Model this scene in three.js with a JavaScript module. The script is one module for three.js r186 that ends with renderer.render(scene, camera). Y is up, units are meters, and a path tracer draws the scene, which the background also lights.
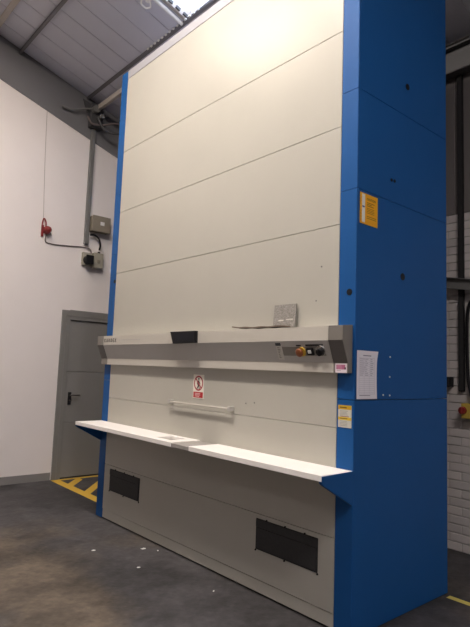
import * as THREE from 'three';
import { RoundedBoxGeometry } from 'three/addons/geometries/RoundedBoxGeometry.js';
import { mergeGeometries } from 'three/addons/utils/BufferGeometryUtils.js';
import { FontLoader } from 'three/addons/loaders/FontLoader.js';
import { TextGeometry } from 'three/addons/geometries/TextGeometry.js';
import { RectAreaLightUniformsLib } from 'three/addons/lights/RectAreaLightUniformsLib.js';

// ---------------------------------------------------------------- camera, sky, exposure
const scene = new THREE.Scene();
const renderer = new THREE.WebGLRenderer({ antialias: true });
renderer.toneMapping = THREE.LinearToneMapping;
renderer.toneMappingExposure = 1.06;
renderer.shadowMap.enabled = true;
RectAreaLightUniformsLib.init();

const camera = new THREE.PerspectiveCamera(2 * Math.atan(313.5 / 540.5) * 180 / Math.PI, 470 / 627, 0.05, 60);
camera.position.set(1.9711, 1.5, 2.6593);
camera.up.set(0.05362, 0.99401, 0.09527);
camera.lookAt(1.9711 - 0.75272, 1.5 + 0.10293, 2.6593 - 0.65025);
scene.add(camera);

scene.background = new THREE.Color().setRGB(5.6, 6.3, 8.0);      // bright overcast sky, seen only through the rooflight

// ceiling lamps: x, y, z, radiance, label
const LAMPS = [
  [-2.8, 5.76, 1.83, 68, [1.0, 0.85, 0.70], 'twin tube batten lamp hung nearest to the door wall'],
  [-0.8, 5.6, 1.72, 168, [1.0, 0.9, 0.81], 'twin tube batten lamp hung before the right half of the machine'],
  [3.4, 5.62, 2.05, 140, [1.0, 0.91, 0.85], 'twin tube batten lamp hung right of the machine near the brick wall'],
  [3.4, 5.9, 6.5, 45, [1.0, 0.91, 0.85], 'twin tube batten lamp under the roof ridge behind the camera'],
  [6.5, 5.6, 3.0, 40, [1.0, 0.91, 0.85], 'twin tube batten lamp hung furthest to the right'],
];
const UPLIGHT = 0.7;                                               // share of each lamp's light that leaves upwards through the open top

// ---------------------------------------------------------------- helpers
let seed = 20240611;
function rnd() { seed = (seed + 0x6D2B79F5) | 0; let t = Math.imul(seed ^ (seed >>> 15), 1 | seed); t = (t + Math.imul(t ^ (t >>> 7), 61 | t)) ^ t; return ((t ^ (t >>> 14)) >>> 0) / 4294967296; }
const rr = (a, b) => a + (b - a) * rnd();
const taken = new Map();
function numbered(n) { const k = taken.get(n) ?? 0; taken.set(n, k + 1); return k ? n + '_' + String(k).padStart(3, '0') : n; }

function lattice(n) { const a = new Float32Array(n * n); for (let i = 0; i < a.length; i++) a[i] = rnd(); return a; }
function periodic(per) {
  const L = lattice(per);
  return (u, v) => {
    const x = u * per, y = v * per, xi = Math.floor(x), yi = Math.floor(y);
    let fx = x - xi, fy = y - yi; fx = fx * fx * (3 - 2 * fx); fy = fy * fy * (3 - 2 * fy);
    const g = (i, j) => L[(((j % per) + per) % per) * per + (((i % per) + per) % per)];
    return (g(xi, yi) * (1 - fx) + g(xi + 1, yi) * fx) * (1 - fy) + (g(xi, yi + 1) * (1 - fx) + g(xi + 1, yi + 1) * fx) * fy;
  };
}
function fbm(base, oct, gain = 0.55) {
  const o = []; let amp = 1, tot = 0;
  for (let i = 0; i < oct; i++) { o.push([periodic(base << i), amp]); tot += amp; amp *= gain; }
  return (u, v) => { let s = 0; for (const [f, a] of o) s += f(u, v) * a; return s / tot; };
}
function dataTex(n, fn, srgb, metres) {        // fn(u, v) -> [r, g, b] 0..1
  const d = new Uint8Array(n * n * 4);
  for (let j = 0; j < n; j++) for (let i = 0; i < n; i++) {
    const c = fn(i / n, j / n), k = (j * n + i) * 4;
    d[k] = Math.max(0, Math.min(255, c[0] * 255)); d[k + 1] = Math.max(0, Math.min(255, c[1] * 255)); d[k + 2] = Math.max(0, Math.min(255, c[2] * 255)); d[k + 3] = 255;
  }
  const t = new THREE.DataTexture(d, n, n);
  t.wrapS = t.wrapT = THREE.RepeatWrapping; t.magFilter = THREE.LinearFilter; t.minFilter = THREE.LinearMipmapLinearFilter; t.generateMipmaps = true;
  if (srgb) t.colorSpace = THREE.SRGBColorSpace;
  t.repeat.set(1 / metres, 1 / metres); t.needsUpdate = true;
  return t;
}
const grey = (v) => [v, v, v];
function metricUV(g) {
  g.computeBoundingBox();
  const p = g.attributes.position, n = g.attributes.normal, uv = new Float32Array(p.count * 2);
  for (let i = 0; i < p.count; i++) {
    const ax = Math.abs(n.getX(i)), ay = Math.abs(n.getY(i)), az = Math.abs(n.getZ(i));
    const [u, v] = ay >= ax && ay >= az ? [p.getX(i), p.getZ(i)] : ax >= az ? [p.getZ(i), p.getY(i)] : [p.getX(i), p.getY(i)];
    uv[2 * i] = u; uv[2 * i + 1] = v;
  }
  g.setAttribute('uv', new THREE.BufferAttribute(uv, 2));
  return g;
}
// box between two corners, rounded edges when r > 0
function box(x0, x1, y0, y1, z0, z1, r = 0) {
  const w = x1 - x0, h = y1 - y0, d = z1 - z0;
  const g = r > 0 ? new RoundedBoxGeometry(w, h, d, 2, Math.min(r, w / 2.01, h / 2.01, d / 2.01)) : new THREE.BoxGeometry(w, h, d);
  g.translate((x0 + x1) / 2, (y0 + y1) / 2, (z0 + z1) / 2);
  return metricUV(g);
}
function cyl(r0, r1, h, [x, y, z] = [0, 0, 0], axis = 'y', seg = 24) {
  const g = new THREE.CylinderGeometry(r1, r0, h, seg);
  if (axis === 'x') g.rotateZ(-Math.PI / 2); if (axis === 'z') g.rotateX(Math.PI / 2);
  return g.translate(x, y, z);
}
function tube(pts, r, seg = 40) { return new THREE.TubeGeometry(new THREE.CatmullRomCurve3(pts.map((p) => new THREE.Vector3(...p)), false, 'centripetal'), seg, r, 8); }
function lathe(pts, seg = 32) { return new THREE.LatheGeometry(pts.map(([r, y]) => new THREE.Vector2(r, y)), seg); }
// polygon in (z, y) extruded along x from x0 to x1
function prismX(poly, x0, x1, bevel = 0) {
  const s = new THREE.Shape(poly.map(([z, y]) => new THREE.Vector2(-z, y)));
  const g = new THREE.ExtrudeGeometry(s, { depth: x1 - x0 - 2 * bevel, bevelEnabled: bevel > 0, bevelThickness: bevel, bevelSize: bevel, bevelOffset: -bevel, bevelSegments: 2 });
  g.rotateY(Math.PI / 2); g.translate(x0 + bevel, 0, 0);
  return metricUV(g);
}
const merge = (a) => mergeGeometries(a.map((g) => { const q = g.index ? g.toNonIndexed() : g; for (const k of Object.keys(q.attributes)) if (!['position', 'normal', 'uv'].includes(k)) q.deleteAttribute(k); return q; }));
function part(name, geo, mat, parent) {
  const m = new THREE.Mesh(Array.isArray(geo) ? merge(geo) : geo, mat);
  m.name = name; m.castShadow = m.receiveShadow = true; parent.add(m); return m;
}
function thing(name, label, category, [x, y, z] = [0, 0, 0], group) {
  const g = new THREE.Group(); g.name = numbered(name); g.position.set(x, y, z); scene.add(g);
  g.userData = { label, category }; if (group) g.userData.group = group; return g;
}
function single(name, label, category, geo, mat, pos = [0, 0, 0], group) {
  const m = part(numbered(name), geo, mat, scene); m.position.set(...pos);
  m.userData = { label, category }; if (group) m.userData.group = group; return m;
}
function structure(name, geo, mat, label, category) {
  const o = geo ? part(name, geo, mat, scene) : new THREE.Group();
  o.name = name; if (!geo) scene.add(o);
  o.userData = { kind: 'structure', label, category }; return o;
}
function std(r, g, b, rough, o = {}) { const m = new THREE.MeshStandardMaterial({ roughness: rough, ...o }); m.color.setRGB(r, g, b); return m; }
function phys(r, g, b, rough, spec, o = {}) { const m = new THREE.MeshPhysicalMaterial({ roughness: rough, specularIntensity: spec, ...o }); m.color.setRGB(r, g, b); return m; }
function canvasTex(w, h, draw) {
  const c = document.createElement('canvas'); c.width = w; c.height = h; draw(c.getContext('2d'), w, h);
  const t = new THREE.CanvasTexture(c); t.colorSpace = THREE.SRGBColorSpace; t.magFilter = THREE.LinearFilter; return t;
}

// ---------------------------------------------------------------- materials
const nFine = fbm(16, 4), nCoarse = fbm(4, 5), nMid = fbm(8, 4), nStain = fbm(3, 6, 0.6), nStain2 = fbm(5, 5, 0.6);
const texDirt = dataTex(512, (u, v) => grey(0.93 + 0.07 * nCoarse(u, v) - 0.05 * Math.max(0, nMid(u, v) - 0.58)), false, 2.2);
const texRough = dataTex(256, (u, v) => grey(0.9 + 0.1 * nMid(u, v)), false, 0.9);
const texPeel = dataTex(256, (u, v) => grey(nFine(u, v)), false, 0.25);
const texPlaster = dataTex(512, (u, v) => grey(0.9 + 0.1 * nCoarse(u, v)), false, 3.1);
const texFloor = dataTex(1024, (u, v) => {
  const a = nStain(u, v), b = nStain2(u, v), f = nFine(u * 6, v * 6), g = nMid(u * 3, v * 3);
  const t = Math.max(0, Math.min(1, (a - 0.47) * 5.0)), s = Math.max(0, Math.min(1, (b - 0.5) * 5));
  const k = 0.80 + 0.28 * (f - 0.5) + 0.3 * (g - 0.5) - 0.2 * s;
  return [(0.345 + 0.10 * t) * k, (0.335 + 0.062 * t) * k, (0.345 - 0.0 * t) * k];
}, true, 3.4);
const texFloorBump = dataTex(512, (u, v) => grey(0.5 * nFine(u * 4, v * 4) + 0.5 * nMid(u, v)), false, 1.1);
const texCard = dataTex(256, (u, v) => grey(0.55 + 0.75 * (nMid(u, v) - 0.5) + 0.5 * (nFine(u * 2, v * 2) - 0.5)), false, 0.3);

const M = {
  panel: phys(0.48, 0.465, 0.41, 0.33, 0.36, { map: texDirt, roughnessMap: texRough, bumpMap: texPeel, bumpScale: 0.0002 }),
  trim: std(0.40, 0.40, 0.43, 0.4, { map: texDirt }),
  console: std(0.56, 0.53, 0.47, 0.45, { map: texDirt }),
  consoleFace: std(0.46, 0.445, 0.42, 0.5, { map: texDirt }),
  cap: std(0.20, 0.185, 0.165, 0.5),
  capFace: std(0.105, 0.097, 0.09, 0.5),
  blue: phys(0.011, 0.088, 0.285, 0.55, 0.3, { map: texDirt, roughnessMap: texRough }),
  dark: phys(0.012, 0.012, 0.013, 0.8, 0.2),
  black: phys(0.010, 0.010, 0.012, 0.5, 0.35),
  blackSoft: std(0.02, 0.02, 0.021, 0.8),
  ventMesh: std(0.03, 0.03, 0.032, 0.75, { bumpMap: texPeel, bumpScale: 0.002 }),
  shelf: std(0.93, 0.90, 0.87, 0.5, { map: texDirt }),
  shelfGrey: std(0.33, 0.31, 0.29, 0.5),
  wall: std(0.86, 0.81, 0.79, 0.85, { map: texPlaster }),
  gable: std(0.16, 0.16, 0.17, 0.7),
  roof: std(0.64, 0.65, 0.74, 0.6, { map: texPlaster }),
  deck: std(0.28, 0.28, 0.30, 0.9),
  steel: std(0.065, 0.065, 0.07, 0.6),
  steelLight: std(0.42, 0.38, 0.35, 0.6),
  purlin: std(0.15, 0.145, 0.16, 0.6),
  sheeting: std(0.17, 0.155, 0.15, 0.7),
  post: std(0.17, 0.17, 0.165, 0.55),
  floor: new THREE.MeshStandardMaterial({ map: texFloor, bumpMap: texFloorBump, bumpScale: 0.003, roughness: 0.72 }),
  yellow: std(0.68, 0.43, 0.05, 0.75, { map: texPlaster }),
  yellowPale: std(0.62, 0.52, 0.12, 0.75),
  door: std(0.215, 0.21, 0.20, 0.55),
  doorFrame: std(0.20, 0.195, 0.185, 0.55),
  baseboard: std(0.23, 0.22, 0.215, 0.7),
  mortar: std(0.52, 0.49, 0.48, 0.95),
  bricks: [std(0.60, 0.56, 0.55, 0.9), std(0.64, 0.60, 0.58, 0.9), std(0.56, 0.53, 0.52, 0.9)],
  chrome: std(0.75, 0.75, 0.75, 0.22, { metalness: 1 }),
  white: std(0.78, 0.78, 0.77, 0.5),
  red: std(0.22, 0.016, 0.016, 0.5),
  boxBrown: std(0.24, 0.21, 0.165, 0.6),
  boxBeige: std(0.36, 0.34, 0.28, 0.6),
  amber: std(0.26, 0.075, 0.02, 0.4),
  cableGrey: std(0.16, 0.13, 0.13, 0.6),
  card: std(0.36, 0.345, 0.325, 0.6, { map: texCard }),
  cardboard: std(0.17, 0.13, 0.10, 0.8),
  paper: std(0.75, 0.74, 0.72, 0.8),
};

// ---------------------------------------------------------------- room
const XW = -4.932, ZB = -2.05, ZF = 12, XR = 9, RIDGE = 5, K = 0.307, Y0 = 5.347;
const roofY = (z) => z <= RIDGE ? Y0 + K * z : Y0 + K * (2 * RIDGE - z);

const floor = structure('floor', box(XW - 0.2, XR + 0.2, -0.12, 0, ZB - 0.2, ZF + 0.2), M.floor, 'worn grey concrete floor with brown stains', 'floor');

// left gable wall, white below a raking line and dark cladding above it
{
  const top = (z) => z <= RIDGE ? 4.785 + 0.323 * z : 4.785 + 0.323 * (2 * RIDGE - z);
  const w = structure('wall_left', null, null, 'white plastered wall with the grey door', 'wall');
  const dz0 = -1.37, dz1 = -0.285, dy = 2.205;                      // door opening
  part('plaster', [prismX([[ZB - 0.2, 0], [dz0, 0], [dz0, dy], [dz1, dy], [dz1, 0], [ZF + 0.2, 0], [ZF + 0.2, top(ZF + 0.2)], [RIDGE, top(RIDGE)], [ZB - 0.2, top(ZB - 0.2)]], XW - 0.2, XW)], M.wall, w);
  part('gable_cladding', prismX([[ZB - 0.2, top(ZB - 0.2)], [RIDGE, top(RIDGE)], [ZF + 0.2, top(ZF + 0.2)], [ZF + 0.2, roofY(ZF + 0.2) + 0.1], [RIDGE, roofY(RIDGE) + 0.1], [ZB - 0.2, roofY(ZB - 0.2) + 0.1]], XW - 0.2, XW + 0.012), M.gable, w);
  const b = structure('baseboard_left', [box(XW, XW + 0.012, 0, 0.095, -0.26, ZF), box(XW, XW + 0.012, 0, 0.095, ZB, -1.39)], M.baseboard, 'grey painted skirting strip along the white wall', 'baseboard');
}
// door
{
  const d = structure('door_1', null, null, 'grey flush door with black lever handle', 'door');
  const z0 = -1.37, z1 = -0.285, h = 2.205;
  part('door_frame', [box(XW - 0.15, XW + 0.02, 0, h, z1 - 0.105, z1 + 0.012, 0.003), box(XW - 0.15, XW + 0.02, 0, h, z0 - 0.012, z0 + 0.105, 0.003), box(XW - 0.15, XW + 0.02, h - 0.125, h + 0.008, z0 + 0.1, z1 - 0.1, 0.003)], M.doorFrame, d);
  part('door_stop', [box(XW + 0.018, XW + 0.026, h - 0.075, h - 0.06, z0 + 0.03, z1 - 0.05), box(XW + 0.018, XW + 0.026, 0, h - 0.06, z1 - 0.055, z1 - 0.045)], M.door, d);
  part('backing', box(XW - 0.19, XW - 0.15, 0, h, z0 + 0.01, z1 - 0.01), M.door, d);
  const ys = [0.012, 0.728, 1.392, 2.072];
  for (let i = 0; i < 3; i++) part('door_panel', box(XW - 0.05, XW - 0.006, ys[i] + 0.002, ys[i + 1] - 0.002, z0 + 0.111, z1 - 0.111, 0.003), M.door, d);
  const hd = part('handle_plate', box(XW - 0.006, XW + 0.006, 0.955, 1.12, -0.478, -0.434, 0.003), M.black, d);
  part('lever', [cyl(0.011, 0.011, 0.05, [XW + 0.028, 1.082, -0.456], 'x'), box(XW + 0.044, XW + 0.062, 1.073, 1.091, -0.58, -0.446, 0.006)], M.chrome, hd);
  part('key_cylinder', cyl(0.012, 0.012, 0.012, [XW + 0.008, 1.01, -0.456], 'x'), M.chrome, hd);
}
// back wall of painted brick
{
  const w = structure('wall_back', null, null, 'painted brick wall behind the blue machine', 'wall');
  part('mortar_bed', box(XW - 0.2, XR + 0.2, 0, roofY(ZB) + 0.12, ZB - 0.25, ZB - 0.008), M.mortar, w);
  const L = 0.215, H = 0.065, PX = 0.225, PY = 0.075;
  const bg = [0, 1, 2].map((i) => metricUV(new RoundedBoxGeometry(L, H, 0.03, 1, 0.004)));
  const far = [];
  for (let r = 0; r < 40; r++) {
    for (let k = -22; k < 20; k++) {
      const x = k * PX + (r % 2) * PX / 2 - 0.03, y = 0.005 + r * PY + H / 2, z = ZB - 0.015 + rr(-0.0015, 0.0015);
      if (x < XW + 0.1) continue;
      if (x > -0.72 && x < 0.2) { const m = part('brick', bg[0], M.bricks[Math.floor(rnd() * 3)], w); m.position.set(x, y, z); }
      else far.push([x, y, z]);
    }
  }
  for (let k = 0; k < 47; k++) {                                    // dark profiled sheeting above the brickwork
    const x0 = XW + 0.02 + k * 0.3; if (x0 > XR - 0.3) break;
    part('sheeting_panel', box(x0, x0 + 0.294, 40 * PY + 0.005, 4.7, ZB - 0.02, ZB, 0.004), M.sheeting, w);
  }
  const im = new THREE.InstancedMesh(bg[0], M.bricks[0], far.length); im.name = 'brick_field'; im.userData.kind = 'stuff';
  far.forEach(([x, y, z], i) => im.setMatrixAt(i, new THREE.Matrix4().makeTranslation(x, y, z)));
  w.add(im);
  structure('wall_front', box(XW - 0.2, XR + 0.2, 0, roofY(ZF) + 0.12, ZF, ZF + 0.2), M.wall, 'white end wall behind the camera', 'wall');
  structure('wall_right', prismX([[ZB - 0.2, 0], [ZF + 0.2, 0], [ZF + 0.2, roofY(ZF + 0.2) + 0.1], [RIDGE, roofY(RIDGE) + 0.1], [ZB - 0.2, roofY(ZB - 0.2) + 0.1]], XR, XR + 0.2), M.gable, 'dark far gable wall of the hall', 'wall');
}
// roof: liner panels between grooves under a deck, with a rooflight
const A = Math.atan(K);
const roofGroup = structure('ceiling', null, null, 'grey lined sloping roof of long panels', 'ceiling');
roofGroup.position.set(0, Y0, 0); roofGroup.rotation.x = -A;
const S0 = -2.4, S1 = RIDGE / Math.cos(A), SK0 = -0.46, SK1 = 0.56, SX0 = -2.57, SX1 = -1.67;
{
  for (let k = 0; k < 47; k++) {
    const x0 = Math.max(-4.97 + 0.3 * k, XW - 0.1) + 0.003, x1 = -4.97 + 0.3 * (k + 1) - 0.003;
    const inSky = x0 > SX0 - 0.05 && x1 < SX1 + 0.05;
    for (const [a, b] of inSky ? [[S0, SK0], [SK1, S1]] : [[S0, S1]]) part('roof_panel', box(x0, x1, 0, 0.02, a, b, 0.004), M.roof, roofGroup);
  }
  part('roof_deck', [box(XW - 0.3, SX0, 0.022, 0.12, S0, S1 + 0.05), box(SX1, XR + 0.3, 0.022, 0.12, S0, S1 + 0.05), box(SX0, SX1, 0.022, 0.12, S0, SK0), box(SX0, SX1, 0.022, 0.12, SK1, S1 + 0.05)], M.deck, roofGroup);
  const far = part('far_slope', box(XW - 0.3, XR + 0.3, 0, 0.12, 0, 7.6), M.roof, roofGroup);
  far.position.set(0, 0, S1); far.rotation.x = 2 * A;
}
// rooflight
{
  const w = structure('window_1', null, null, 'translucent white corrugated rooflight sheet', 'window');
  w.position.copy(roofGroup.position); w.rotation.copy(roofGroup.rotation);
  const g = new THREE.PlaneGeometry(SX1 - SX0 + 0.06, SK1 - SK0 + 0.04, 72, 4); g.rotateX(-Math.PI / 2);
  const p = g.attributes.position; for (let i = 0; i < p.count; i++) p.setY(i, 0.02 * Math.sin(p.getX(i) * 2 * Math.PI / 0.15));
  g.translate((SX0 + SX1) / 2, 0.15, (SK0 + SK1) / 2); g.computeVertexNormals();
  const grp = new THREE.MeshPhysicalMaterial({ transmission: 0.9, roughness: 0.6, thickness: 0, ior: 1.3, side: THREE.DoubleSide }); grp.color.setRGB(0.92, 0.93, 0.94);
  part('translucent_sheet', g, grp, w);
  part('window_frame', [box(SX0 - 0.03, SX0 + 0.012, -0.012, 0.125, SK0 - 0.03, SK1 + 0.03, 0.003), box(SX1 - 0.012, SX1 + 0.03, -0.012, 0.125, SK0 - 0.03, SK1 + 0.03, 0.003), box(SX0 + 0.012, SX1 - 0.012, -0.012, 0.125, SK0 - 0.03, SK0 + 0.012, 0.003), box(SX0 + 0.012, SX1 - 0.012, -0.012, 0.125, SK1 - 0.012, SK1 + 0.03, 0.003)], M.steelLight, w);
  for (let i = 0; i < 9; i++) part('edge_clip', box(SX0 + 0.012, SX0 + 0.03, 0.0, 0.03, SK0 + 0.03 + i * 0.1, SK0 + 0.085 + i * 0.1), M.steel, w);
}
// purlins run along the building under the roof panels
function purlin(name, label, s, y0, y1, d, mat) {
  const g = thing(name, label, 'purlin', [0, Y0 + K * s, s]); g.rotation.x = -A;
  part('web', box(XW + 0.014, XR - 0.02, y0, y1, -0.004, 0.004), mat, g);
  part('flange', [box(XW + 0.014, XR - 0.02, y0, y0 + 0.006, -d, d), box(XW + 0.014, XR - 0.02, y1 - 0.006, y1 - 0.001, -d, d)], mat, g);
  return g;
}
purlin('steel_purlin', 'dark grey steel purlin crossing the roof panels', 0.52, -0.07, 0, 0.016, M.purlin);
purlin('steel_purlin', 'pale painted purlin in the top left corner', 0.87, -0.08, 0, 0.03, M.steelLight);
{
  const g = purlin('eave_beam', 'dark steel beam under the roof just behind the top of the machine', -0.43, -0.035, 0, 0.018, M.purlin);
  for (let i = 0; i < 14; i++) part('clip', box(-3.32 + i * 0.075, -3.295 + i * 0.075, -0.03, -0.012, 0.018, 0.034), M.white, g);
}
single('eave_strut', 'pale square strut running from the wall knee to behind the machine', 'strut', box(XW + 0.11, 2.2, 5.02, 5.09, -0.56, -0.515, 0.004), M.steelLight);
{
  const g = thing('back_eave_beam', 'dark steel beam along the top of the brick wall', 'beam');
  part('web', box(XW + 0.02, XR - 0.05, 4.34, 4.58, -2.0, -1.985), M.steel, g);
  part('flange', [box(XW + 0.02, XR - 0.05, 4.33, 4.345, -2.04, -1.93), box(XW + 0.02, XR - 0.05, 4.58, 4.595, -2.04, -1.93)], M.steel, g);
  const p2 = purlin('steel_purlin', 'dark steel purlin high up right behind the blue side', -1.25, -0.14, 0, 0.035, M.steel);
}
// ---------------------------------------------------------------- wall fittings on the left wall
{
  const g = thing('cable_trunking', 'dark grey vertical steel trunking on the white wall above the door', 'trunking');
  part('channel', box(XW, XW + 0.04, 3.14, 4.775, -0.565, -0.503, 0.004), M.post, g);
  part('cover', box(XW + 0.04, XW + 0.045, 3.15, 4.77, -0.56, -0.508, 0.002), M.post, g);
  part('end_cap', box(XW, XW + 0.043, 3.132, 3.14, -0.562, -0.506), M.steel, g);
}
{
  const g = thing('knee_bracket', 'dark steel bracket where the wall trunking meets the roof', 'bracket');
  part('plate', box(XW + 0.012, XW + 0.1, 4.78, 5.12, -0.63, -0.45, 0.006), M.steel, g);
  part('gusset', prismX([[-0.45, 4.9], [-0.45, 5.12], [-0.34, 5.15]], XW + 0.04, XW + 0.055), M.steel, g);
  part('clamp', [cyl(0.05, 0.05, 0.09, [XW + 0.13, 5.02, -0.5], 'x'), cyl(0.03, 0.03, 0.14, [XW + 0.14, 4.92, -0.57], 'x')], M.post, g);
}
single('slack_cable', 'grey cable sagging from the gable down to the wall knee', 'cable', tube([[XW + 0.05, 4.94, -0.05], [XW + 0.06, 4.94, -0.2], [XW + 0.08, 5.0, -0.36], [XW + 0.16, 5.02, -0.5]], 0.012), M.post);
single('slack_cable', 'dark cable looping from the knee towards the machine', 'cable', tube([[XW + 0.16, 4.9, -0.52], [XW + 0.2, 4.74, -0.62], [XW + 0.25, 4.72, -0.78], [XW + 0.3, 4.82, -0.98], [XW + 0.3, 4.9, -1.2]], 0.016), M.steel);
single('slack_cable', 'thin dark cable drooping under the knee bracket', 'cable', tube([[XW + 0.1, 4.9, -0.4], [XW + 0.14, 4.8, -0.45], [XW + 0.15, 4.82, -0.6], [XW + 0.22, 4.88, -0.8], [XW + 0.25, 4.8, -1.1]], 0.012), M.cableGrey);
single('hanging_wire', 'thin pale wire hanging down the white wall to the red sounder', 'wire', tube([[XW + 0.006, 4.84, 0.128], [XW + 0.005, 4.2, 0.108], [XW + 0.006, 3.36, 0.07]], 0.0035), M.steelLight);
{
  const g = thing('alarm_sounder', 'small red alarm sounder with loop on the white wall', 'alarm', [XW, 3.22, 0.04]);
  part('base', cyl(0.052, 0.048, 0.03, [0.015, 0, -0.02], 'x'), M.red, g);
  const dome = lathe([[0.05, 0], [0.05, 0.03], [0.04, 0.06], [0.022, 0.078], [0.0001, 0.082]]); dome.rotateZ(-Math.PI / 2); dome.translate(0.03, 0, -0.02);
  part('dome', dome, M.red, g);
  part('loop', tube([[0.02, 0.02, 0.045], [0.022, 0.1, 0.042], [0.022, 0.15, 0.025], [0.022, 0.11, 0.0], [0.02, 0.03, -0.005]], 0.009), M.red, g);
  part('stem', box(0.002, 0.022, -0.09, 0.06, 0.02, 0.05, 0.004), M.red, g);
}
single('wall_cable', 'thin dark cable running from red sounder to the black socket', 'cable', tube([[XW + 0.02, 3.15, 0.03], [XW + 0.012, 3.07, 0.02], [XW + 0.01, 3.055, -0.06], [XW + 0.01, 3.07, -0.3], [XW + 0.012, 3.09, -0.52], [XW + 0.03, 3.07, -0.6], [XW + 0.03, 3.0, -0.62]], 0.0075, 60), M.cableGrey);
{
  const g = thing('junction_box', 'brown grey junction box with small white label above the black socket', 'junction box', [XW, 3.325, -0.705]);
  part('body', box(0, 0.1, 0, 0.215, -0.13, 0.13, 0.008), M.boxBrown, g);
  part('lid', box(0.1, 0.115, -0.004, 0.219, -0.135, 0.135, 0.006), M.boxBrown, g);
  part('label_plate', box(0.115, 0.117, 0.09, 0.14, -0.04, 0.02), M.white, g);
}
single('black_flex', 'black flexible conduit looping from junction box to beige switch box', 'cable', tube([[XW + 0.05, 3.27, -0.575], [XW + 0.06, 3.275, -0.63], [XW + 0.07, 3.24, -0.69], [XW + 0.07, 3.16, -0.725], [XW + 0.06, 3.075, -0.72]], 0.013), M.black);
{
  const g = thing('wall_socket', 'black industrial socket on grey base beside the beige box', 'socket', [XW, 2.84, -0.555]);
  part('base', box(0, 0.05, 0, 0.18, -0.065, 0.065, 0.008), M.boxBeige, g);
  const s = part('socket_barrel', cyl(0.06, 0.056, 0.09, [0, 0, 0], 'x'), M.black, g); s.position.set(0.09, 0.07, 0.0);
  part('flap', box(0.13, 0.142, 0.01, 0.13, -0.055, 0.055, 0.005), M.black, g);
}
{
  const g = thing('switch_box', 'beige switch box at the end of the black conduit', 'switch box', [XW, 2.82, -0.705]);
  part('body', box(0, 0.09, 0, 0.21, -0.07, 0.07, 0.008), M.boxBeige, g);
  part('rocker', box(0.09, 0.1, 0.07, 0.11, -0.02, 0.02, 0.003), M.boxBrown, g);
  part('gland', cyl(0.018, 0.018, 0.03, [0.06, 0.215, -0.01], 'y'), M.black, g);
}
// bracket hook and loose flashing beside the rooflight
{
  const g = thing('roof_hook', 'white curled hook hanging near the bright rooflight', 'hook', [-2.7, 5.26, 0.0]);
  part('hook', tube([[0.02, 0.03, -0.03], [-0.02, -0.005, -0.06], [-0.06, -0.01, -0.03], [-0.05, 0.0, 0.03], [-0.02, 0.02, 0.05]], 0.009), M.white, g);
  part('plate', box(-0.03, 0.04, 0.03, 0.09, -0.04, 0.0, 0.004), M.white, g);
}
{
  const g = thing('flashing_strip', 'pale metal flashing tube along the rooflight edge', 'flashing', [-2.63, Y0 - 0.035, 0]); g.rotation.x = -A;
  part('tube', tube([[0, 0, -0.43], [0, 0, 0], [0, 0, 0.5]], 0.02), M.white, g);
}

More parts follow.
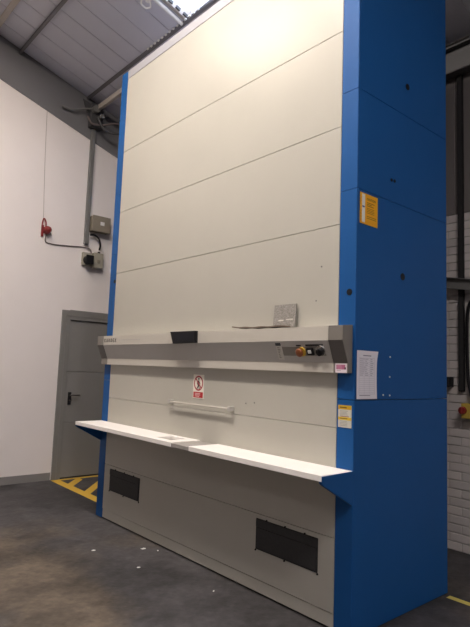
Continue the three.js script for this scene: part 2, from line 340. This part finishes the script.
// ---------------------------------------------------------------- the storage machine
const W = 3.1285, C = 0.1276, D = 1.098, TOP = 4.638;
const T1 = 4.545, S_ = { a: 3.292, b: 2.642, c: 1.346 };
const machine = thing('storage_carousel', 'tall blue and cream vertical storage machine with shelf and console', 'machine');
{
  const G = 0.0018;
  part('carcass', [box(-W + 0.03, -0.03, 0.02, TOP - 0.03, -D + 0.03, -0.03), box(-W + 0.01, -0.01, TOP - 0.03, TOP - 0.012, -D + 0.01, -0.03)], M.trim, machine);
  // blue corner panels, each wrapping round the column front and the side
  const ys = [0, S_.c, S_.b, S_.a, TOP];
  for (const side of [1, -1]) for (let i = 0; i < 4; i++) {
    const y0 = ys[i] + (i ? G : 0.006), y1 = ys[i + 1] - (i < 3 ? G : 0);
    const f = side > 0 ? (a, b) => [-b, -a] : (a, b) => [-W + a, -W + b];
    const [fx0, fx1] = f(0, C - 0.002), [sx0, sx1] = f(0, 0.025);
    const s = new THREE.Shape();
    const e = 0.004, P = side > 0
      ? [[-C + 0.002, 0], [-e, 0], [0, e], [0, D], [-0.028, D], [-0.028, 0.028], [-C + 0.002, 0.028]]
      : [[-W + C - 0.002, 0], [-W + C - 0.002, 0.028], [-W + 0.028, 0.028], [-W + 0.028, D], [-W, D], [-W, e], [-W + e, 0]];
    P.forEach(([x, y], k) => k ? s.lineTo(x, y) : s.moveTo(x, y));
    const g = new THREE.ExtrudeGeometry(s, { depth: y1 - y0, bevelEnabled: false }); g.rotateX(-Math.PI / 2); g.translate(0, y0, 0);
    part('side_panel', metricUV(g), M.blue, machine);
  }
  part('back_panel', box(-W + 0.03, -0.03, 0.01, TOP - 0.012, -D, -D + 0.028), M.trim, machine);
  // cream front panels
  const fy = [0.012, 0.0944, 0.5236, 1.1713, 2.434, 3.0777, 3.7308, T1];
  const fx0 = -W + C + 0.002, fx1 = -C - 0.002;
  for (let i = 0; i < fy.length - 1; i++) part(i ? 'front_panel' : 'kick_plate', box(fx0, fx1, fy[i] + (i ? 0.0014 : 0), fy[i + 1] - 0.0014, -0.028, i ? 0 : -0.004, 0.003), M.panel, machine);
  part('top_rail', box(fx0, fx1, T1 + 0.002, TOP, -0.028, 0.002, 0.003), M.trim, machine);
  // two dark ventilation covers low on the front
  for (const x0 of [-2.876, -0.8]) {
    const v = part('vent_cover', box(x0, x0 + 0.547, 0.29, 0.494, -0.001, 0.005, 0.002), M.blackSoft, machine);
    part('mesh_panel', box(x0 + 0.012, x0 + 0.535, 0.302, 0.435, 0.004, 0.0085, 0.002), M.ventMesh, v);
    part('hinge_strip', box(x0 + 0.004, x0 + 0.543, 0.44, 0.488, 0.004, 0.011, 0.002), M.ventMesh, v);
    for (const [a, b] of [[0.0, 0.0], [0.27, 0], [0.547, 0], [0.1, 1], [0.27, 1], [0.44, 1]]) part('screw', cyl(0.006, 0.006, 0.006, [x0 + a, b ? 0.496 : 0.284, 0.003], 'z', 10), M.dark, v);
  }
  // black hole plugs
  for (const [x, y] of [[-0.046, 1.996], [-W + 0.108, 2.355]]) part('hole_plug', cyl(0.02, 0.02, 0.004, [x, y, 0.001], 'z'), M.black, machine);
  for (const [y, z, r] of [[2.157, -0.51, 0.024], [3.51, -0.561, 0.022], [2.788, -0.372, 0.011], [2.79, -0.407, 0.011], [4.22, -0.12, 0.008]]) part('hole_plug', cyl(r, r, 0.004, [0.001, y, z], 'x'), M.black, machine);
  for (const [y, z] of [[1.616, -0.369], [1.489, -0.365], [1.375, -0.295], [1.372, -0.367]]) part('rivet', cyl(0.006, 0.005, 0.004, [0.002, y, z], 'x', 12), M.white, machine);
  for (const [x, y] of [[-0.31, 1.96], [-0.27, 2.18], [-0.95, 1.26], [-0.86, 1.27]]) part('screw', cyl(0.006, 0.005, 0.004, [x, y, 0.001], 'z', 10), M.post, machine);
  // console: hollow-front profile with darker end caps
  const prof = [[0, 1.503], [0.041, 1.503], [0.041, 1.563], [0.096, 1.698], [0.096, 1.785], [0.0, 1.794]];
  const con = part('console_beam', prismX(prof, -W + C, -C, 0.002), M.console, machine);
  for (const [a, b] of [[-W + 0.001, -W + C - 0.001], [-C + 0.001, -0.018]]) {
    const cap = part('console_end_cap', prismX(prof, a, b, 0.002), M.cap, machine);
  }
  // inclined dark strip of the console
  const incl = (x0, x1, mat, parent, name) => { const g = box(x0, x1, -0.0725, 0.0725, 0, 0.002); const m = part(name, g, mat, parent); m.position.set(0, 1.6305, 0.0685); m.rotation.x = 0.3866; return m; };
  const strip = incl(-W + C + 0.002, -C - 0.002, M.consoleFace, machine, 'console_strip');
  incl(-C + 0.002, -0.02, M.capFace, machine, 'cap_strip'); incl(-W + 0.003, -W + C - 0.002, M.capFace, machine, 'cap_strip');
  // controls on the inclined strip (local y up the strip, z outwards)
  part('control_plate', box(-0.525, -0.165, -0.028, 0.034, 0.002, 0.005, 0.001), M.cap, strip);
  part('tag_bar', [box(-0.315, -0.175, 0.038, 0.047, 0.002, 0.006), box(-0.395, -0.355, 0.038, 0.045, 0.002, 0.006)], M.black, strip);
  part('button_collar', cyl(0.03, 0.03, 0.01, [-0.352, 0.0, 0.008], 'z'), M.yellow, strip);
  const es = lathe([[0.014, 0], [0.014, 0.008], [0.027, 0.01], [0.028, 0.02], [0.021, 0.025], [0.0001, 0.026]]); es.rotateX(Math.PI / 2); es.translate(-0.36, 0.0, 0.012);
  part('stop_button', es, M.amber, strip);
  part('switch_housing', box(-0.31, -0.255, -0.022, 0.026, 0.004, 0.014, 0.003), M.black, strip);
  part('switch_rocker', box(-0.295, -0.27, -0.008, 0.012, 0.014, 0.02, 0.002), M.white, strip);
  part('knob_bezel', cyl(0.036, 0.033, 0.01, [-0.195, 0.008, 0.009], 'z'), M.chrome, strip);
  const kn = part('rotary_knob', [cyl(0.025, 0.023, 0.018, [-0.197, 0.002, 0.022], 'z'), box(-0.203, -0.191, -0.02, 0.024, 0.025, 0.037, 0.003)], M.black, strip);
  // display pod
  const dp = new THREE.Shape([[-1.785, 1.79], [-1.45, 1.788], [-1.445, 1.7], [-1.74, 1.696]].map((q) => new THREE.Vector2(...q)));
  const dg = new THREE.ExtrudeGeometry(dp, { depth: 0.03, bevelEnabled: true, bevelSize: 0.003, bevelThickness: 0.003, bevelSegments: 2 }); dg.translate(0.01, 0, 0.094);
  const pod = part('display_pod', metricUV(dg), M.black, machine);
  part('display_glass', box(-1.715, -1.46, 1.712, 1.772, 0.126, 0.1285), phys(0.012, 0.013, 0.018, 0.5, 0.25), pod);
  // grab bar with end brackets
  const bar = part('grab_bar', box(-1.875, -1.085, 1.202, 1.217, 0.028, 0.042, 0.006), M.console, machine);
  for (const x of [-1.885, -1.105]) part('bar_bracket', box(x, x + 0.03, 1.192, 1.228, 0, 0.046, 0.004), M.consoleFace, bar);
  // shelf
  const SZ = 0.2787, SY = 0.9354;
  const hole = new THREE.Path([[-1.79, -0.05], [-1.575, -0.05], [-1.575, -0.205], [-1.79, -0.205]].map((q) => new THREE.Vector2(...q)));
  const bs = new THREE.Shape([[-W + 0.002, 0], [-W + 0.002, -SZ], [-1.475, -SZ], [-1.475, 0]].map((q) => new THREE.Vector2(...q))); bs.holes.push(hole);
  const bgm = new THREE.ExtrudeGeometry(bs, { depth: 0.029, bevelEnabled: true, bevelSize: 0.003, bevelOffset: -0.003, bevelThickness: 0.003, bevelSegments: 2 });
  bgm.rotateX(-Math.PI / 2); bgm.translate(0, SY - 0.032, 0);
  part('shelf_board', metricUV(bgm), M.shelf, machine);
  part('shelf_board', box(-1.245, -0.004, SY - 0.035, SY, 0.001, SZ, 0.003), M.shelf, machine);
  part('shelf_infill', [box(-1.474, -1.246, SY - 0.034, SY - 0.006, 0.001, SZ - 0.004, 0.002), box(-1.82, -1.54, SY - 0.036, SY - 0.024, 0.02, 0.235, 0.002)], M.shelfGrey, machine);
  for (const x of [-0.0225, -W + 0.0005]) part('shelf_bracket', prismX([[-0.001, 0.737], [0.0, 0.737], [SZ - 0.018, SY - 0.058], [SZ - 0.002, SY - 0.046], [SZ + 0.001, SY - 0.036], [-0.001, SY - 0.0365]], x, x + 0.022), M.blue, machine);
  part('shelf_edge', prismX([[0, SY - 0.037], [SZ + 0.002, SY - 0.037], [SZ + 0.002, SY - 0.006], [0, SY - 0.001]], -0.003, 0.001), M.blue, machine);
}
// lettering on the console
{
  const font = await new FontLoader().loadAsync('fonts/droid/droid_sans_bold.typeface.json');
  'KARDEX'.split('').forEach((ch, i) => {
    const g = new TextGeometry(ch, { font, size: 0.036, depth: 0.001, curveSegments: 3 }); g.translate(-2.985 + i * 0.043, 1.722, 0.0962);
    part('letter', g, M.black, machine);
  });
  part('small_print', Array.from({ length: 9 }, (_, i) => box(-2.69 + i * 0.045, -2.66 + i * 0.045, 1.735, 1.744, 0.096, 0.0966)), M.consoleFace, machine);
}

// ---------------------------------------------------------------- signs, papers, stickers
function sheet(name, label, category, w, h, th, tex, edge, pos, ry = 0, rx = 0, rough = 0.5) {
  const g = thing(name, label, category, pos); g.rotation.order = 'YXZ'; g.rotation.set(rx, ry, 0);
  part('backing', box(-w / 2, w / 2, -h / 2, h / 2, 0, th), edge, g);
  const pl = new THREE.PlaneGeometry(w, h); pl.translate(0, 0, th + 0.0006);
  part('print', pl, new THREE.MeshStandardMaterial({ map: tex, roughness: rough }), g);
  return g;
}
const lines = (c, x, y, w, n, step, th, col, jitter = 0.3) => { c.fillStyle = col; for (let i = 0; i < n; i++) c.fillRect(x, y + i * step, w * (1 - jitter * rnd()), th); };
sheet('prohibition_sign', 'white prohibition sign with red ring and walking figure on cream panel', 'sign', 0.138, 0.19, 0.002, canvasTex(256, 352, (c, w, h) => {
  c.fillStyle = '#e9e2d6'; c.fillRect(0, 0, w, h);
  c.fillStyle = '#171213'; c.beginPath(); c.arc(132, 62, 17, 0, 7); c.fill();
  c.lineCap = 'round'; c.strokeStyle = '#171213'; c.lineWidth = 36; c.beginPath(); c.moveTo(130, 102); c.lineTo(126, 146); c.stroke();
  c.lineWidth = 20; c.beginPath(); c.moveTo(126, 150); c.lineTo(142, 182); c.lineTo(150, 212); c.moveTo(124, 150); c.lineTo(112, 184); c.lineTo(98, 206); c.stroke();
  c.lineWidth = 14; c.beginPath(); c.moveTo(126, 96); c.lineTo(98, 120); c.lineTo(100, 142); c.moveTo(138, 96); c.lineTo(158, 124); c.lineTo(166, 138); c.stroke();
  c.strokeStyle = '#9c1226'; c.lineWidth = 22; c.beginPath(); c.arc(128, 128, 100, 0, 7); c.stroke();
  c.beginPath(); c.moveTo(60, 58); c.lineTo(196, 198); c.stroke();
  c.fillStyle = '#b3121f'; c.fillRect(12, 256, 232, 84);
  lines(c, 50, 274, 160, 3, 20, 9, '#e8c9c4', 0.35);
}), M.white, [-1.52, 1.353, 0.0005]);
sheet('caution_label', 'yellow printed caution label with white strip high on blue side', 'label', 0.186, 0.196, 0.0015, canvasTex(300, 316, (c, w, h) => {
  c.fillStyle = '#e5a50f'; c.fillRect(0, 0, w, h);
  c.fillStyle = '#dfe0dc'; c.fillRect(32, 10, 52, 290);
  lines(c, 12, 16, 12, 9, 32, 18, '#c98a20', 0.1);
  c.fillStyle = '#274c8c'; c.beginPath(); c.ellipse(58, 140, 24, 9, 0, 0, 7); c.fill();
  c.fillStyle = '#1c1408'; c.font = 'bold 34px sans-serif'; c.fillText('CAUTION', 112, 62, 170);
  lines(c, 116, 84, 140, 3, 16, 7, '#5e4206', 0.5); lines(c, 112, 142, 170, 4, 16, 6, '#8a6208', 0.3); lines(c, 112, 226, 170, 2, 18, 7, '#8a6208', 0.2);
}), M.yellow, [0.0005, 2.526, -0.121], Math.PI / 2);
sheet('notice_label', 'small yellow and white notice on front of blue column below console', 'label', 0.098, 0.132, 0.0015, canvasTex(224, 300, (c, w, h) => {
  c.fillStyle = '#c9c7bd'; c.fillRect(0, 0, w, h);
  c.fillStyle = '#d0a21a'; c.fillRect(0, 0, w, 58); c.fillStyle = '#d9b93a'; c.fillRect(0, 160, w, 40);
  c.fillStyle = '#6a4c08'; c.fillRect(24, 22, 120, 18); c.fillRect(28, 174, 130, 10);
  lines(c, 30, 76, 160, 5, 17, 6, '#8f8d88'); lines(c, 30, 214, 160, 4, 19, 6, '#8f8d88');
  c.fillStyle = '#b0553e'; c.fillRect(40, 150, 140, 6);
}), M.white, [-0.066, 1.245, 0.0005]);
{
  const t = canvasTex(300, 430, (c, w, h) => {
    c.fillStyle = '#e6e4ee'; c.fillRect(0, 0, w, h);
    c.strokeStyle = '#a5a3b3'; c.lineWidth = 2; c.strokeRect(36, 66, 228, 320);
    lines(c, 90, 40, 120, 1, 10, 8, '#77758a', 0.1);
    for (let i = 0; i < 18; i++) { c.fillStyle = '#b3b1c0'; c.fillRect(36, 66 + i * 18, 228, 1.5); c.fillStyle = '#a9a7b6'; if (i < 9) { c.fillRect(44, 72 + i * 18, 50 + 30 * rnd(), 6); c.fillRect(120, 72 + i * 18, 20 + 40 * rnd(), 6); c.fillRect(200, 72 + i * 18, 20 + 30 * rnd(), 6); } }
    c.fillRect(110, 66, 1.5, 320); c.fillRect(190, 66, 1.5, 320); lines(c, 40, 396, 200, 1, 8, 5, '#77758a');
  });
  const g = new THREE.PlaneGeometry(0.204, 0.291, 12, 16), p = g.attributes.position;
  for (let i = 0; i < p.count; i++) { const x = p.getX(i) / 0.102, y = p.getY(i) / 0.1455; p.setZ(i, 0.002 + 0.004 * y * y * (0.6 + 0.4 * x) + 0.01 * Math.max(0, x + y - 1.55) ** 1.2 * 6 * 0.3); }
  g.computeVertexNormals();
  const m = single('paper_form', 'white paper form with printed table stuck on blue side beside console', 'paper', g, new THREE.MeshStandardMaterial({ map: t, roughness: 0.7, side: THREE.DoubleSide }), [0.002, 1.497, -0.117]);
  m.rotation.y = Math.PI / 2;
}
sheet('inspection_sticker', 'pink and white sticker on the console right end cap', 'sticker', 0.085, 0.056, 0.001, canvasTex(256, 168, (c, w, h) => {
  c.fillStyle = '#ddd3d8'; c.fillRect(0, 0, w, h); c.fillStyle = '#a55a7c'; c.fillRect(22, 22, 200, 84);
  lines(c, 40, 36, 130, 3, 22, 8, '#c995ab', 0.4); c.fillStyle = '#30141e'; c.beginPath(); c.ellipse(222, 86, 16, 22, 0, 0, 7); c.fill();
  lines(c, 30, 124, 120, 1, 10, 8, '#8d7f8a');
}), M.white, [-0.068, 1.531, 0.0415]);
{
  const g = sheet('serial_sticker', 'narrow white sticker with dark top left of console buttons', 'sticker', 0.05, 0.118, 0.001, canvasTex(96, 224, (c, w, h) => {
    c.fillStyle = '#c2bfb6'; c.fillRect(0, 0, w, h); c.fillStyle = '#23262e'; c.fillRect(0, 0, w, 40); lines(c, 20, 60, 54, 7, 22, 10, '#77746c', 0.5);
  }), M.white, [-0.555, 1.632, 0.0712], 0, 0.3866);
}
// things lying on the console
{
  const t = canvasTex(256, 190, (c, w, h) => {
    c.fillStyle = '#8e8a83'; c.fillRect(0, 0, w, h);
    for (let i = 0; i < 900; i++) { const v = 110 + Math.floor(60 * rnd()); c.fillStyle = `rgb(${v},${v - 3},${v - 8})`; c.fillRect(rnd() * w, rnd() * h, 3 + 12 * rnd(), 2 + 5 * rnd()); }
    c.fillStyle = '#d8d4cb'; c.fillRect(60, 128, 60, 11); c.fillRect(150, 124, 80, 9);
  });
  sheet('creased_card', 'creased grey card leaning on the panel above the console', 'card', 0.205, 0.155, 0.004, t, M.card, [-0.565, 1.874, 0.02], 0, -0.08, 0.6);
  const g = new THREE.BoxGeometry(0.53, 0.009, 0.06, 20, 1, 4), p = g.attributes.position;
  for (let i = 0; i < p.count; i++) { const x = p.getX(i); p.setY(i, p.getY(i) + 0.003 + 0.009 * Math.max(0, -x / 0.265) ** 2 + 0.002 * Math.sin(x * 40)); }
  g.computeVertexNormals(); metricUV(g);
  single('cardboard_strip', 'dark warped cardboard strip lying on the console top', 'cardboard', g, M.cardboard, [-0.765, 1.795, 0.062]);
}
// ---------------------------------------------------------------- floor markings and litter
{
  const g = thing('hatch_marking', 'yellow hatched keep clear marking on floor by the grey door', 'floor marking');
  const q = (pts) => { const s = new THREE.Shape(pts.map(([x, z]) => new THREE.Vector2(x, -z))); const e = new THREE.ExtrudeGeometry(s, { depth: 0.0015, bevelEnabled: false }); e.rotateX(-Math.PI / 2); return metricUV(e); };
  part('border', [q([[-4.9, -0.262], [-3.14, -0.235], [-3.14, -0.345], [-4.9, -0.37]])], M.yellow, g);
  part('border', [q([[-4.91, -0.36], [-4.84, -0.36], [-4.84, -1.6], [-4.91, -1.6]])], M.yellow, g);
  for (let i = 0; i < 5; i++) {
    const x = -4.56 + 0.47 * i - 0.02, n = Math.min(1, (4.84 + x) / 1.2);
    const dx = -0.7, dz = -0.62; let k = 1; if (x + dx < -4.9) k = (-4.9 - x) / dx;
    if (x > -3.2) continue;
    part('stripe', q([[x, -0.345], [x + 0.15, -0.345], [x + 0.15 + dx * k, -0.345 + dz * k], [x + dx * k, -0.345 + dz * k]]), M.yellow, g);
  }
}
single('floor_line', 'pale yellow line painted on floor behind the blue side', 'floor marking', box(0.03, 2.4, 0, 0.0015, -1.075, -1.025), M.yellowPale);
{
  const spots = [[93, -2.171, 0.502, 0.035, 'white paper scrap on floor furthest from the machine'], [143, -1.976, 0.154, 0.045, 'largest white paper scrap on floor before the machine'], [138, -1.643, 0.4, 0.03, 'pale sliver of paper on floor nearest the camera'], [158, -1.876, 0.075, 0.025, 'tiny white scrap on floor beside the machine base'], [222, -0.98, 0.21, 0.02, 'tiny pale scrap on floor below the right hand vent']];
  for (const [, x, z, s, label] of spots) {
    const g = new THREE.IcosahedronGeometry(s * 0.5, 1), p = g.attributes.position;
    for (let i = 0; i < p.count; i++) { const a = p.getX(i) * 130 + p.getZ(i) * 90; p.setXYZ(i, p.getX(i) * (1 + 0.3 * Math.sin(a)), 0.004 + p.getY(i) * 0.3 * (0.6 + 0.4 * Math.cos(a)), p.getZ(i) * 0.55); }
    g.computeBoundingBox(); g.translate(0, -g.boundingBox.min.y, 0); g.computeVertexNormals();
    const m = single('paper_scrap', label, 'litter', g, M.paper, [x, 0, z], 'scraps on the floor'); m.rotation.y = rr(0, 3);
  }
}
// ---------------------------------------------------------------- fittings on the brick wall
{
  const g = thing('cable_duct', 'dark vertical cable duct on the brick wall right of the machine', 'duct');
  part('channel', box(-0.375, -0.325, 1.38, 4.33, ZB, ZB + 0.03, 0.004), M.black, g);
  part('cover', box(-0.37, -0.33, 1.39, 4.32, ZB + 0.03, ZB + 0.034), M.blackSoft, g);
}
single('bent_conduit', 'black conduit bending down to the red and yellow isolator', 'conduit', tube([[0.1, 2.2, ZB + 0.03], [-0.19, 2.2, ZB + 0.03], [-0.26, 2.17, ZB + 0.03], [-0.285, 2.08, ZB + 0.032], [-0.285, 1.5, ZB + 0.032], [-0.265, 1.4, ZB + 0.04], [-0.235, 1.29, ZB + 0.05]], 0.015, 80), M.black);
{
  const g = thing('isolator_switch', 'yellow isolator box with red rotary switch on the brick wall', 'switch', [-0.275, 1.15, ZB]);
  part('body', box(-0.05, 0.12, 0, 0.13, 0, 0.09, 0.008), std(0.5, 0.36, 0.06, 0.6), g);
  part('rotary_switch', [cyl(0.034, 0.03, 0.03, [-0.03, 0.07, 0.105], 'z'), box(-0.04, -0.02, 0.04, 0.1, 0.115, 0.135, 0.004)], M.red, g);
}
{
  const g = thing('wall_sensor', 'small black box on brick wall just beside the blue side', 'sensor', [-0.53, 1.415, ZB]);
  part('body', box(-0.08, 0.1, 0, 0.09, 0, 0.07, 0.01), M.black, g);
  part('lid', box(-0.07, 0.09, 0.008, 0.082, 0.07, 0.08, 0.004), M.blackSoft, g);
}
{
  const g = thing('cable_tray', 'grey metal cable tray crossing the brick wall behind the machine', 'cable tray', [-0.38, 2.343, ZB + 0.06]); g.rotation.z = -0.17;
  part('tray', [box(-0.5, 0.9, -0.05, 0.05, 0, 0.006), box(-0.5, 0.9, 0.044, 0.05, 0.006, 0.04), box(-0.5, 0.9, -0.05, -0.044, 0.006, 0.04)], M.post, g);
  part('bracket', box(-0.3, -0.26, -0.03, 0.03, -0.058, 0), M.post, g);
}
// ---------------------------------------------------------------- lamps
for (const [x, y, z, L, col, label] of LAMPS) {
  const g = thing('batten_lamp', label, 'lamp', [x, y, z], 'batten lamps under the roof');
  part('housing', box(-0.75, 0.75, 0.02, 0.09, -0.05, 0.05, 0.008), M.white, g);
  const glow = new THREE.MeshStandardMaterial({ roughness: 0.5 }); glow.color.setRGB(0.8, 0.8, 0.78); glow.emissive.setRGB(...col); glow.emissiveIntensity = 6;
  for (const s of [-0.08, 0.08]) part('tube', cyl(0.016, 0.016, 1.44, [0, 0.0, s], 'x', 16), glow, g);
  for (const s of [-0.75, 0.73]) part('end_plate', box(s, s + 0.02, -0.02, 0.05, -0.1, 0.1), M.white, g);
  const top = roofY(z) - y;
  for (const s of [-0.6, 0.6]) part('chain', box(s - 0.004, s + 0.004, 0.09, top - 0.004, -0.004, 0.004), M.steel, g);
  const c = new THREE.Color().setRGB(...col);
  const a = new THREE.RectAreaLight(c, L, 1.44, 0.2); a.position.set(0, -0.025, 0); a.rotation.x = -Math.PI / 2; g.add(a);
  const u = new THREE.RectAreaLight(c, L * UPLIGHT, 1.44, 0.2); u.position.set(0, 0.1, 0); u.rotation.x = Math.PI / 2; g.add(u);
}
renderer.render(scene, camera);
